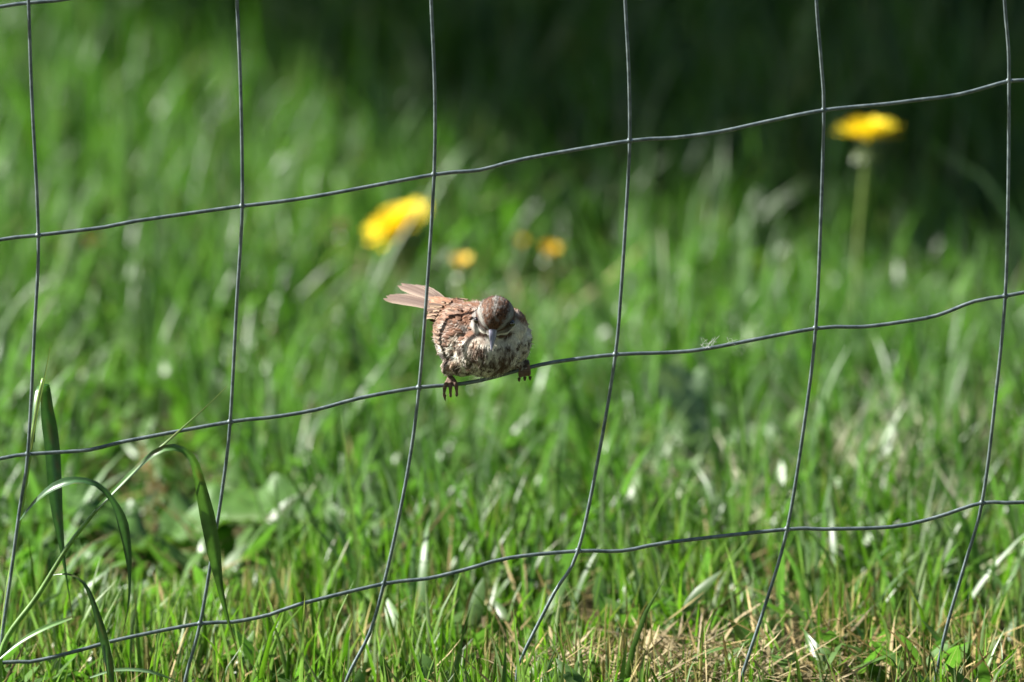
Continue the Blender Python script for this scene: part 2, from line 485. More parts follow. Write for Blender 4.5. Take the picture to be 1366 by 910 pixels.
def gpart(name, V, F, c=cg, m=None):
    V = [tuple(v) for v in V]
    cc = colr(V, np.array(c)*1.25, .3)
    if name == 'blade':
        k = np.arange(len(V)) % 5; t = np.arange(len(V))/len(V)
        cc *= np.array([.85, 1.12, 1.45, .92, 1.05])[k][:, None]
        dry = np.clip((t-.88)/.1, 0, 1)[:, None]*.6
        cc = cc*(1-dry)+np.array([.26, .20, .09])*dry
        sp = np.array([mnoise.noise(Vector(v)*330) for v in V])[:, None] > .42
        cc = np.where(sp, cc*.5+np.array([.07, .05, .02]), cc)
    return polys(name, V, F, m or M_leaf, gp, col=cc, origin=og)
st = lp([(-8,935),(-1,880),(8,800),(18,740),(30,670),(40,605),(50,540),(58,505)], 0.006)
V, F = tube(spline(st, .006), 0.0014, 8); gpart('stem', V, F, (0.16, 0.24, 0.07))
V, F = ribbon(lp([(40,600,.004),(50,545,.004),(60,500,.002),(67,463,.0)]), [.002, .002, .0012, .0003], [X, X]); gpart('blade', V, F, (0.17,0.24,0.10))
V, F = ribbon(lp([(44,590,.006),(46,550,.012),(54,514,.022),(60,512,.03),(63,545,.03),(70,600,.028),(75,670,.022),(84,740,.018),(97,825,.015)]),
              [.003,.005,.008,.0125,.0125,.0115,.008,.0035,.0012,.0006], [XZ, X, X, X]); gpart('blade', V, F, (0.035, 0.10, 0.025))
st = lp([(-4,935),(5,860),(50,795),(90,730),(125,685),(150,656)], -0.008)
V, F = tube(spline(st, .006), [0.0021]*2 + list(np.linspace(.0021, .0013, len(spline(st, .006))-2)), 8); gpart('stem', V, F, (0.13, 0.23, 0.06))
V, F = ribbon(lp([(135,672),(170,637),(205,605),(250,565),(280,538),(303,515)], -.01), [.0025,.003,.0028,.002,.0013,.0004], [XZ, X]); gpart('blade', V, F, (0.14,0.22,0.07))
V, F = ribbon(lp([(128,680,-.01),(168,640,-.012),(205,606,-.018),(232,597,-.02),(255,610,-.018),(268,650,-.014),(281,710,-.012),(293,780,-.010),(305,830,-.008),(317,868,-.008)]),
              [.003,.0055,.0065,.0055,.009,.0125,.0115,.006,.0028,.0006], [(.3,.3,.9), (.2,.5,.8), X, X, X]); gpart('blade', V, F, (0.055, 0.125, 0.03))
V, F = ribbon(lp([(26,695,0),(45,672,-.006),(72,650,-.012),(100,641,-.016),(128,646,-.018),(150,668,-.018),(164,700,-.018),(172,750,-.018),(172,800,-.018),(164,845,-.018)]),
              [.002,.0055,.0085,.0045,.005,.009,.0065,.0025,.0015,.0006], [(.3,.4,.8), (.2,.5,.8), X, X]); gpart('blade', V, F, (0.035, 0.09, 0.03))
V, F = ribbon(lp([(66,768,.0),(90,766,-.01),(112,778,-.014),(128,815,-.016),(142,870,-.018),(150,930,-.018)]),
              [.001,.002,.0045,.0075,.0085,.007], [(.3,.4,.8), X, (.3,.9,.1)]); gpart('blade', V, F, (0.03, 0.075, 0.02))  # darker green here stands in for the shade on this blade
V, F = ribbon(lp([(0,878,-.01),(28,856,-.012),(60,838,-.014),(96,824,-.014)]), [.004,.0045,.0045,.003], [(.2,.5,.8), (.2,.5,.8)]); gpart('blade', V, F, (0.10, 0.19, 0.06))
V, F = ribbon(lp([(120,904,-.01),(155,894,-.012),(200,896,-.014),(240,910,-.014)]), [.0015,.003,.003,.0008], [(.2,.5,.8), X]); gpart('blade', V, F, (0.12, 0.2, 0.10))

# ------------------------------------------------------------------ broad leaves
def broadleaf(base, tipdir, length, width, arch, name, parent, c, roll=0.0, org=None, wave=0.006, lobes=0.0, lift=0.35):
    """leaf with midrib, rippled edges; base Vector, horizontal direction angle"""
    d = Vector((math.cos(tipdir), math.sin(tipdir), 0)); sdv = Vector((-d.y, d.x, 0)); up = Vector((0, 0, 1))
    rows, cols = 22, 9
    V, F = [], []
    ph = rnd.uniform(0, 6)
    for i in range(rows+1):
        t = i/rows
        pr = math.sin(math.pi*min(1, t**0.75))**0.8*width*0.5 + 0.0015
        if lobes: pr *= 1-lobes*0.5*(1+math.sin(t*34))*(1-t*.6)
        cx = base + d*(length*t) + up*(lift*length*t - arch*length*t*t)
        for j in range(cols):
            c_ = (j/(cols-1))*2-1
            z = abs(c_)*pr*0.30 + wave*math.sin(t*17+ph+c_*2)*abs(c_)**1.5 + wave*.5*math.sin(t*41+ph*2)*abs(c_)
            o_ = sdv*(c_*pr*math.cos(roll)) + up*(c_*pr*math.sin(roll)+z)
            V.append(tuple(cx+o_))
    for i in range(rows):
        for j in range(cols-1):
            F.append((i*cols+j, i*cols+j+1, (i+1)*cols+j+1, (i+1)*cols+j))
    cc = colr(V, c, .25)
    mid = [(k % cols) == cols//2 for k in range(len(V))]
    cc[mid] = np.array([.18, .25, .12])
    o = polys(name, V, F, M_leaf, parent, col=cc, origin=org)
    return o
def weed(px, py, y, label, spec, c, name='broadleaf_weed', cat='weed', group=None, **kw):
    p = Gd(px, py); p.z = float(gz(p.x, p.y))
    o = thing(name, p, label, cat, group)
    for (ang, ln, wd, arch, lift, roll, dz) in spec:
        broadleaf(p+Vector((0, 0, dz)), math.radians(ang), ln, wd, arch, 'leaf', o, c, roll, p, lift=lift, **kw)
    return o
cb = (0.085, 0.175, 0.062)
weed(205, 775, 0.5, 'low weed with broad rippled glossy leaves behind the left fence wires',
     [(-12, .15, .08, .40, .55, .22, .02), (172, .12, .07, .4, .52, -.25, .02), (-50, .10, .06, .5, .45, .3, .015), (30, .11, .06, .4, .45, .3, .02), (-140, .11, .05, .4, .4, .1, .015)], (.075, .16, .035))
weed(925, 650, 0.95, 'small weed with pale shiny leaf just right of the fourth upright wire',
     [(95, .075, .06, .2, 1.0, .5, .03), (-30, .09, .05, .4, .7, .3, .02), (200, .08, .045, .4, .7, .2, .02)], (0.17, 0.25, 0.14))
weed(1190, 640, 0.9, 'flattened pale leafy weed amid straw at the right side',
     [(-160, .10, .03, .2, .3, .2, .02), (20, .11, .035, .3, .4, .2, .01), (-80, .08, .03, .3, .4, .2, .01)], (0.12, 0.19, 0.09), lobes=.6)
weed(930, 850, 0.25, 'bright green serrated weed low in the right foreground grass',
     [(150, .05, .025, .3, .5, .2, .01), (20, .06, .028, .3, .6, .2, .01), (80, .05, .025, .3, .6, .2, .01)], (0.12, 0.24, 0.03), lobes=.4)
weed(225, 400, 1.6, 'dandelion leaf rosette beneath the second wire in the upper left',
     [(0, .13, .04, .4, .6, .2, .01), (140, .13, .04, .4, .6, -.2, .01), (-60, .12, .04, .4, .5, .4, .01), (80, .12, .04, .3, .7, .1, .01), (200, .12, .04, .4, .5, .2, .01)], cb, lobes=.6)

# ------------------------------------------------------------------ dandelions
def dandelion(px, py, y, rad, tilt, label, group, openness=1.0, stemc=(0.22, 0.20, 0.09), n=150, droopx=0.0, yc=(0.80, 0.55, 0.02), name='dandelion', basepx=None):
    head = U(px, py, y)
    bx = U(basepx if basepx is not None else px, py, y)
    base = Vector((bx.x, bx.y+0.01, float(gz(bx.x, bx.y))))
    o = thing(name, base, label, 'dandelion', group)
    ax = Vector((math.sin(tilt[0]), math.sin(tilt[1]), 1)).normalized()
    neck = head - ax*rad*0.55
    sp = spline([base, base*0.45+neck*0.55+Vector((droopx, 0, 0.0)), neck, head-ax*rad*.2], .008)
    V, F = tube(sp, list(np.linspace(.0034, .0024, len(sp))), 8)
    polys('stem', V, F, M_leaf, o, col=colr([tuple(v) for v in V], stemc), origin=base)
    # bracts: cup and reflexed green bracts
    a = ax.cross(Vector((0, 1, .1))).normalized(); b = ax.cross(a)
    V, F = tube([head-ax*rad*.6, head-ax*rad*.5, head-ax*rad*.3, head-ax*rad*.08], [.003, rad*.24, rad*.28, rad*.32], 14)
    parts = [(V, F)]
    for k in range(16):
        an = 6.283*k/16+rnd.uniform(-.1, .1); dr = a*math.cos(an)+b*math.sin(an)
        p0 = head-ax*rad*.5+dr*rad*.2
        parts.append(ribbon([p0, p0+dr*rad*.16-ax*rad*.06, p0+dr*rad*.28-ax*rad*.3], [.0022, .0028, .0006], [dr.cross(ax), dr.cross(ax)]))
    V, F = merge(parts); polys('bract', V, F, M_leaf, o, col=colr(V, (0.16, 0.21, 0.10)), origin=base)
    parts = []
    for k in range(n):
        t = (k+.5)/n; an = k*2.39996; dr = a*math.cos(an)+b*math.sin(an)
        el = math.radians(np.interp(t, [0, 1], [84, 12 if openness > .8 else 55]) + rnd.uniform(-8, 8))
        ln = rad*np.interp(t, [0, 1], [.45, .95])*rnd.uniform(.9, 1.08)
        p0 = head - ax*rad*.10 + dr*rad*.16*math.sqrt(t)
        dv = dr*math.cos(el)+ax*math.sin(el)
        p1 = p0+dv*ln*.55; p2 = p0+dv*ln - ax*ln*.04
        wd = rad*.085
        sdv = dr.cross(ax)
        parts.append(([p0-sdv*wd*.5, p0+sdv*wd*.5, p1-sdv*wd, p1+sdv*wd, p2-sdv*wd*.8, p2+sdv*wd*.8], [(0, 1, 3, 2), (2, 3, 5, 4)]))
    V, F = merge(parts)
    cc = np.tile(np.array(yc), (len(V), 1))*rng.uniform(.85, 1.15, (len(V), 1))
    polys('flower_head', V, F, M_petal, o, col=cc, origin=base, smooth=False)
    return o
G = 'yellow dandelions in the grass behind the fence'
dandelion(1158, 180, 1.45, 0.0275, (0.04, 0.02), 'open yellow dandelion standing tall on a bare stem at the right', G, basepx=1148, droopx=-.004, stemc=(.20, .27, .08), yc=(.86, .70, .03))
dandelion(531, 302, 1.75, 0.029, (-0.52, -0.22), 'large tilted dandelion bloom behind the third upright wire', G, yc=(.86, .68, .03))
dandelion(615, 356, 1.5, 0.014, (0.0, -0.2), 'half closed pale yellow dandelion just above the bird', G, openness=.5, n=90, stemc=(.30,.40,.10), yc=(.86, .66, .16))
dandelion(733, 338, 1.7, 0.012, (0.2, -0.5), 'small orange dandelion right of and above the bird', G, openness=.5, n=70, yc=(.86, .58, .03))
dandelion(697, 325, 1.9, 0.008, (0.0, -0.4), 'tiny yellow dandelion bud between two grass clumps above the bird', G, openness=.3, n=40, yc=(.8, .6, .05))
dandelion(455, 306, 1.75, 0.010, (-0.2, -0.3), 'brownish pink closed dandelion head left of the large bloom', G, openness=.3, n=50, yc=(.35, .20, .16))
dandelion(122, 326, 1.7, 0.011, (0.2, -0.6), 'orange brown withered dandelion low in the upper left grass', G, openness=.5, n=60, yc=(.42, .17, .03))

# ------------------------------------------------------------------ the bird
def B(x, y, z):                                          # bird layout: x,py as drawn, y = depth in the same unit
    return U(x, z, 0.0) + Vector((0, y*S, 0))
bird = thing('song_sparrow', U(655, 512, 0.0), 'small streaked brown and white bird gripping the wire with both feet', 'bird')
ob = Vector(bird.location)
axis = Vector((-0.60, 0.80, 0.02)).normalized()          # chest -> tail
sidev = axis.cross(Vector((0, 0, 1))).normalized()

def ellipsoid(c, r, M=None, seg=28, rings=18):
    V, F = [], []
    for i in range(rings+1):
        ph = math.pi*i/rings
        for k in range(seg):
            th = 2*math.pi*k/seg
            v = Vector((r[0]*math.sin(ph)*math.cos(th), r[1]*math.sin(ph)*math.sin(th), r[2]*math.cos(ph)))
            if M: v = M @ v
            V.append(c+v*S)
    for i in range(rings):
        for k in range(seg):
            k2 = (k+1) % seg
            F.append((i*seg+k, i*seg+k2, (i+1)*seg+k2, (i+1)*seg+k))
    return V, F
Mb = Matrix((axis, sidev, Vector((0, 0, 1)))).transposed()   # local x along the body
hf = Vector((-0.12, -0.78, -0.58)).normalized()
hs = hf.cross(Vector((0, -.6, .8))).normalized()             # to image ... side
hu = hs.cross(hf).normalized()
if hu.z < 0: hu = -hu
Mh = Matrix((hf, hs, hu)).transposed()
HC = B(661, -34, 417); HR = 28.5
pieces = [
    ellipsoid(B(640, 24, 452), (74, 50, 45), Mb),
    ellipsoid(B(648, -4, 464), (50, 46, 38), Mb),
    ellipsoid(B(611, 6, 451), (38, 28, 41), Mb),
    ellipsoid(B(685, 4, 454), (30, 19, 32), Mb),
    ellipsoid(B(606, 66, 430), (36, 24, 20), Mb),
    ellipsoid(B(657, -12, 436), (35, 32, 34)),
    ellipsoid(B(680, -4, 437), (24, 28, 27)),
    ellipsoid(B(632, 0, 436), (24, 28, 27)),
    ellipsoid(HC, (29, 26.5, 27), Mh),
    ellipsoid(HC + (hf*9 - hu*9)*S, (19, 21, 18), Mh),
    ellipsoid(HC + (hf*20 - hu*3)*S, (12, 11, 11), Mh),
    ellipsoid(B(620, -2, 482), (26, 22, 19)),
    ellipsoid(B(603, -2, 487), (13, 12, 12)),
    ellipsoid(B(690, 4, 484), (12, 10, 9)),
]
# legs and toes, closing round the wire
def toe(sx, sy, wirex, wirey, spreadx, reach, hang, r):
    r *= .92
    """from the ankle over the top of the wire, down its front, curling under"""
    P = [B(sx, 0, sy), B(wirex+spreadx*.4, -3, wirey-7.5), B(wirex+spreadx*.8, -8, wirey-4.5), B(wirex+spreadx, -10, wirey+3),
         B(wirex+spreadx*1.05, -8.5, wirey+reach), B(wirex+spreadx*1.1, -4, wirey+reach+hang)]
    sp = spline(P, .0012)
    rr = [r*(1.05 - .35*i/len(sp))*(1+.12*math.sin(i*1.25)) for i in range(len(sp))]
    return tube(sp, [q*S for q in rr], 9)
def claw(P, r):
    sp = spline(P, .0008)
    return tube(sp, [r*S*(1-.85*i/len(sp)) for i in range(len(sp))], 7)
legs = []
wl, wr = (601, 514), (700, 492)
for dx in (-8, 0, 8):
    legs.append(toe(600, 503, wl[0], wl[1]-dx*.13, dx, 9, 4, 3.4))
legs.append(tube(spline([B(600, 0, 503), B(601, 6, 507), B(601, 9, 514), B(601, 6, 521)], .0012), 2.8*S, 8))
legs.append(tube(spline([B(601, 2, 486), B(600, 1, 497), B(600, 0, 505)], .0012), 3.3*S, 9))
for dx in (-7, 0, 6.5):
    legs.append(toe(699, 484, wr[0], wr[1]-dx*.15, dx*.8, 6.5, 1.5, 4.2))
legs.append(tube(spline([B(699, 0, 484), B(700, 7, 487), B(700, 9, 494), B(700, 5, 500)], .0012), 2.8*S, 8))
legs.append(tube(spline([B(692, 4, 478), B(697, 2, 482), B(699, 0, 486)], .0012), 3.8*S, 9))
V, F = merge(pieces+legs)
tmp = polys('tmp', V, F, M_feather)
md = tmp.modifiers.new('r', 'REMESH'); md.mode = 'VOXEL'; md.voxel_size = 0.00055
md2 = tmp.modifiers.new('s', 'SMOOTH'); md2.iterations = 12; md2.factor = 0.5
dg = bpy.context.evaluated_depsgraph_get()
ev = tmp.evaluated_get(dg).to_mesh()
nv = len(ev.vertices)
bv = np.empty(nv*3, np.float32); ev.vertices.foreach_get('co', bv); bv = bv.reshape(-1, 3)
bn = np.empty(nv*3, np.float32); ev.vertices.foreach_get('normal', bn); bn = bn.reshape(-1, 3)
bf = [tuple(p.vertices) for p in ev.polygons]
tree = BVHTree.FromPolygons([Vector(v) for v in bv], bf)

hfn, hsn, hun, HCn = (np.array(v) for v in (hf, hs, hu, HC))
axn, sdn = np.array(axis), np.array(sidev)
BC = np.array(B(645, 20, 455))
def layout(p):
    """world -> drawing units (x, depth, py)"""
    x = 683 + p[:, 0]/S*(8.5/(8.5+p[:, 1]*1.0)); y = p[:, 1]/S
    py = 455 - (p[:, 2]-0.28)/S*0.986 + 0.163*y
    return x, y, py
def sst(a, b, x): t = np.clip((x-a)/(b-a), 0, 1); return t*t*(3-2*t)
def nz3(p, f, seed=0.0):
    return np.array([mnoise.noise(Vector((a*f+seed, b*f, c*f-seed))) for a, b, c in p])
RUF = np.array([.175, .080, .042]); DK = np.array([.035, .020, .012]); GREY = np.array([.27, .25, .225]); WHT = np.array([.80, .76, .67]); BUF = np.array([.40, .29, .19])
def plumage(p):
    """returns base colour and shaft-streak colour/strength at points p"""
    r = (p-HCn)/(HR*S)
    hfw, hsd, hup = r@hfn, r@hsn, r@hun
    inhead = 1-sst(1.08, 1.34, np.linalg.norm(r, axis=1) + .25*np.clip(-hfw-.1, 0, 1))
    phi = np.degrees(np.arctan2(np.abs(hsd), hup))
    n1 = nz3(p, 260, 3)*9; phi = phi+n1*.6
    n2 = nz3(p, 900, 8)
    def band(a, b, s=5): return sst(a-s, a+s, phi)*(1-sst(b-s, b+s, phi))
    hc = np.tile(GREY, (len(p), 1))
    def mixc(c, col, k): return c*(1-k[:, None]) + np.asarray(col)*k[:, None]
    hc = mixc(hc, RUF*.95, 1-sst(40, 50, phi))
    hc = mixc(hc, GREY*1.15, (1-sst(3, 9, phi))*sst(-.1, .25, hup)*(1-sst(.5, .75, hfw)))
    hc = mixc(hc, WHT*.40, band(52, 63, 7))
    hc = mixc(hc, RUF*.55, band(68, 84))
    hc = mixc(hc, GREY*.9, band(86, 106))
    lore = np.exp(-((np.abs(hsd)-.62)/.2)**2-((hfw-.62)/.22)**2)*(phi > 62)
    hc = mixc(hc, DK, np.clip(lore*.9, 0, .85))
    hc = mixc(hc, WHT, band(112, 126))
    hc = mixc(hc, RUF*.5, band(128, 146))
    hc = mixc(hc, WHT, sst(148, 156, phi))
    hc = mixc(hc, DK, np.clip(n2*2.2+.1, 0, .75)*(phi < 50))
    hc = mixc(hc, GREY*1.3, np.clip(nz3(p, 420, 12)*2.4-.35, 0, .6)*(phi < 46)*sst(.2, .6, hup))
    x, y, py = layout(p)
    d = p-BC
    dn = d/(np.linalg.norm(d, axis=1)[:, None]+1e-9)
    dorsal = dn[:, 2]+.25*np.clip((dn@axn), 0, 1)
    side = np.abs(dn@sdn)
    n3 = nz3(p, 120, 1)*.25
    back = sst(.02, .22, dorsal+n3*.5-.35*np.clip(-(dn@axn), 0, 1)*(1-side))
    bc = np.tile(WHT, (len(p), 1))
    n4 = nz3(p, 230, 5)
    flank = sst(.45, .8, side)*(1-back)
    bc = mixc(bc, BUF*1.05, .75*flank*np.clip(.6+n4*1.6, 0, 1))
    bc = mixc(bc, RUF*1.35, np.clip(n4*2.2-.25, 0, .8)*(.3+.7*flank)*(py < 492))
    bk = RUF[None]*1.3 + (GREY*1.25-RUF)[None]*np.clip(nz3(p, 160, 9)*1.8+.15, 0, 1)[:, None]
    bc = mixc(bc, bk, back)
    q = p*np.array([1, 1, .42])
    stn = nz3(q, 270, 21); stn2 = nz3(p*np.array([1, 1, .7]), 400, 31)
    bc = mixc(bc, DK*1.3, np.clip(np.maximum(stn*13-1.9, stn2*13-2.2), 0, .95)*(1-back)*(py > 448))
    # central breast spot and the malar blotch
    spot = np.exp(-((x-669)/15)**2-((py-482)/13)**2)*(y < 10)
    spot2 = np.exp(-((x-636)/13)**2-((py-456)/7)**2)*(y < 0)
    spot3 = np.exp(-((x-676)/11)**2-((py-458)/12)**2)*(y < 0)
    bc = mixc(bc, RUF*.45, np.clip(spot*1.0+spot2*.9+spot3*.5+n4*1.2*(spot > .1), 0, .92))
    out = bc*(1-inhead[:, None]) + hc*inhead[:, None]
    vent = sst(494, 503, py)*(1-inhead)
    out = mixc(out, WHT*.9, vent*.7)
    streak = np.where(inhead > .5, .25*(phi < 50)+.12, np.where(back > .5, .6, .85)*(1-.75*vent))
    return out, streak, inhead, back

cbase, _, _, _ = plumage(bv.astype(np.float64))
# legs: pink-brown skin
x, y, py = layout(bv.astype(np.float64))
isleg = (((np.abs(x-601) < 13) & (py > 498.5)) | ((x > 688) & (py > 483) & (y < 14) & (x + .0*y > 689)))
isleg &= (np.abs(y) < 16)
LEG = np.array([.20, .125, .09])
ring = .85+.15*np.sin(py*1.9)
cbase = np.where(isleg[:, None], LEG*ring[:, None], cbase*.8)
body = polys('body', [tuple(v) for v in bv], bf, M_feather, bird, col=cbase, origin=ob)
bpy.data.objects.remove(tmp)

def feathers(P, T, Nn, Ln, Wd, colb, cole, streak, streakc, lift=.22, rows=5, jagk=.22, sw=.6):
    """vectorised small curved feathers; colb body colour, cole edge colour"""
    n = len(P); s = np.linspace(0, 1, rows)[None, :, None]
    Bt = np.cross(T, Nn); Bt /= np.linalg.norm(Bt, axis=1)[:, None]
    lf = lift*(1+.6*rng.normal(0, 1, n))[:, None, None]
    ctr = P[:, None, :] + T[:, None, :]*(Ln[:, None, None]*s) + Nn[:, None, :]*(Ln[:, None, None]*(lf*s - .18*s*s))
    prof = np.interp(s, [0, .3, .7, .9, 1], [.35, .85, 1, .75, .25])
    V = []
    C = []
    for c in (-1, -.4, 0, .4, 1):
        jag = 1+jagk*rng.normal(0, 1, (n, rows, 1))*(abs(c) == 1)
        V.append(ctr + Bt[:, None, :]*(Wd[:, None, None]*.5*prof*c*jag) - Nn[:, None, :]*(Wd[:, None, None]*.16*c*c) + T[:, None, :]*(-abs(c)**2*Wd[:, None, None]*.35*s))
        k = abs(c)
        base = colb[:, None, :]*(1-k**2*.8) + cole[:, None, :]*(k**2*.8)
        st_ = (streak[:, None, None]*(1-k/sw if k < sw else 0)*np.interp(s, [0, .3, .85, 1], [1, 1, .9, .2]))
        C.append(base*(1-st_) + streakc[:, None, :]*st_)
    V = np.stack(V, 2).reshape(-1, 3); C = np.stack(C, 2).reshape(-1, 3)
    q = np.array([(r*5+c, r*5+c+1, (r+1)*5+c+1, (r+1)*5+c) for r in range(rows-1) for c in range(4)])
    F = (np.arange(n)[:, None, None]*rows*5+q[None]).reshape(-1, 4)
    return V, F, C

# body feathers over the whole surface
idx = rng.permutation(nv)
ok = ~isleg[idx]
idx = idx[ok][:14000]
P = bv[idx].astype(np.float64); Nm = bn[idx].astype(np.float64)
cb_, sk, ih, bk_ = plumage(P)
x, y, py = layout(P)
flow = np.tile(axn + np.array([0, 0, -.25]), (len(P), 1))
flow += np.where((py > 460)[:, None], np.array([0, .1, -.5]), 0)
hflow = -hfn[None] + .25*(P-HCn)/(HR*S)
flow = flow*(1-ih[:, None])+hflow*ih[:, None]*1.2
# breast feathers fall downwards from the chin
br = (np.exp(-((x-650)/42)**2)*(y < 5)*(1-ih))[:, None]
flow = flow*(1-br) + np.array([0, .15, -1.0])*br
flow += rng.normal(0, .13, flow.shape)
T = flow - Nm*np.sum(flow*Nm, 1)[:, None]; T /= np.linalg.norm(T, axis=1)[:, None]
keep = rng.uniform(0, 1, len(P)) < np.where(ih > .5, 1.0, .62)
# keep the eyes and bill clear
eyeL = HCn + (hfn*13 + hun*3)*S + hsn*24.0*S; eyeR = HCn + (hfn*13 + hun*3)*S - hsn*24.0*S
for e in (eyeL, eyeR): keep &= np.linalg.norm(P-e, axis=1) > 4.6*S
P, Nm, T, cb_, sk, ih = (a[keep] for a in (P, Nm, T, cb_, sk, ih))
n = len(P)
Ln = np.where(ih > .5, rng.uniform(3.6, 6, n), rng.uniform(9, 13, n))*S
Wd = Ln*np.where(ih > .5, .5, .70)*rng.uniform(.75, 1.2, n)
has = rng.uniform(0, 1, n) < np.where(ih > .5, .5, .62)
stc = np.where((rng.uniform(0, 1, n) < .2)[:, None], RUF*.8, DK*1.2)
tint = rng.uniform(.82, 1.15, (n, 1))
V, F, C = feathers(P, T, Nm, Ln, Wd, cb_*tint, np.clip(cb_*1.08*tint, 0, .8), sk*has*.6, stc, lift=.065, sw=.8, jagk=.12)
pv, _, _, _ = plumage(V)
tv = np.repeat(tint, 25, axis=0)
C = .3*C + .7*pv*tv
plum = mesh_np('plumage', V-np.array(ob), F, M_feather, bird, col=C)

# fine loose barbs that soften the outline
idx = rng.permutation(nv); idx = idx[~isleg[idx]][:3200]
P = bv[idx].astype(np.float64); Nm = bn[idx].astype(np.float64); cb_, sk, ih, bk_ = plumage(P)
x, y, py = layout(P)
T = -Nm*0.0 + axn*(1-ih[:, None]) - hfn*ih[:, None] + np.array([0, 0, -.6])*(py > 465)[:, None]
T = T - Nm*np.sum(T*Nm, 1)[:, None]; T /= np.linalg.norm(T, axis=1)[:, None]
T = T + Nm*.45 + rng.normal(0, .25, T.shape); T /= np.linalg.norm(T, axis=1)[:, None]
n = len(P)
Ln = np.where(ih > .5, rng.uniform(3, 5, n), rng.uniform(5, 9, n))*S
Bt = np.cross(T, Nm+rng.normal(0, .4, T.shape)); Bt /= np.linalg.norm(Bt, axis=1)[:, None]
w_ = .38*S
V = np.stack([P-Bt*w_, P+Bt*w_, P+T*Ln[:, None]*.6+Bt*w_*.7, P+T*Ln[:, None]*1.0+Nm*.0], 1).reshape(-1, 3)
C = np.repeat(np.clip(cb_*1.1, 0, .8), 4, axis=0)
F = np.arange(n*4).reshape(-1, 4)
mesh_np('down', V-np.array(ob), F, M_feather, bird, col=C, smooth=False)

# wings: rows of coverts and folded flight feathers laid on the sides
def wing(sign):
    Pw, Tw, Nw, Lw, Ww, Cb, Ce, Sk, Sc = [], [], [], [], [], [], [], [], []
    sv = sdn*sign
    if sv[0] > 0: sv = sdn*sign
    for i in range(15):
        for j in range(12):
            u = i/14.0+rng.normal(0, .012); v = j/11.0+rng.normal(0, .02)
            # start from a point outside the body and drop on to the surface
            along = -34 + 112*u
            c = np.array(B(640, 24, 452)) + axn*along*S
            ang = math.radians(np.interp(v, [0, 1], [68, -6])) - .10*u
            dirv = sv*math.cos(ang) + np.array([0, 0, 1])*math.sin(ang)
            hit = tree.ray_cast(Vector(c+dirv*120*S), Vector(-dirv))
            if hit[0] is None: continue
            if (np.linalg.norm(np.array(hit[0])-HCn) < 30*S): continue
            p = np.array(hit[0]) + np.array(hit[1])*rng.uniform(.4, 1.2)*S + rng.normal(0, .7, 3)*S
            nn = np.array(hit[1])
            t = axn*1.0 + np.array([0, 0, -.10+.15*v]) + rng.normal(0, .08, 3)
            t = t-nn*(t@nn); t /= np.linalg.norm(t)
            big = sst(.25, .8, np.array(u))
            Pw.append(p); Tw.append(t); Nw.append(nn)
            Lw.append((13+22*big)*S*rng.uniform(.9, 1.1)); Ww.append((6.2+2*big)*S)
            rowdark = rng.uniform() < .14
            cbod = RUF*(.8+.5*rng.uniform())+(GREY*.5 if rng.uniform() < .22 else 0) if not rowdark else RUF*.7
            Cb.append(cbod); Ce.append(BUF*rng.uniform(.6, 1.0) if i >= 4 else RUF*1.5+.04)
            Sk.append(rng.uniform(.5, .95) if i >= 3 else .55); Sc.append(DK)
    # primaries
    for j in range(5):
        p0 = np.array(B(640, 24, 452)) + axn*52*S + sv*(36-4*j)*S + np.array([0, 0, (20+5*j)*S])
        t = axn + sv*(-.28) + np.array([0, 0, -.05]); t /= np.linalg.norm(t)
        Pw.append(p0); Tw.append(t); Nw.append(sv*.5+np.array([0, 0, .86])); Lw.append((50-4*j)*S); Ww.append(9*S)
        Cb.append(RUF*.8); Ce.append(BUF); Sk.append(.8); Sc.append(DK)
    A = [np.array(a) for a in (Pw, Tw, Nw, Lw, Ww, Cb, Ce, Sk, Sc)]
    V, F, C = feathers(*A, lift=.06, rows=7)
    mesh_np('wing', V-np.array(ob), F, M_feather, bird, col=C)
wing(1); wing(-1)

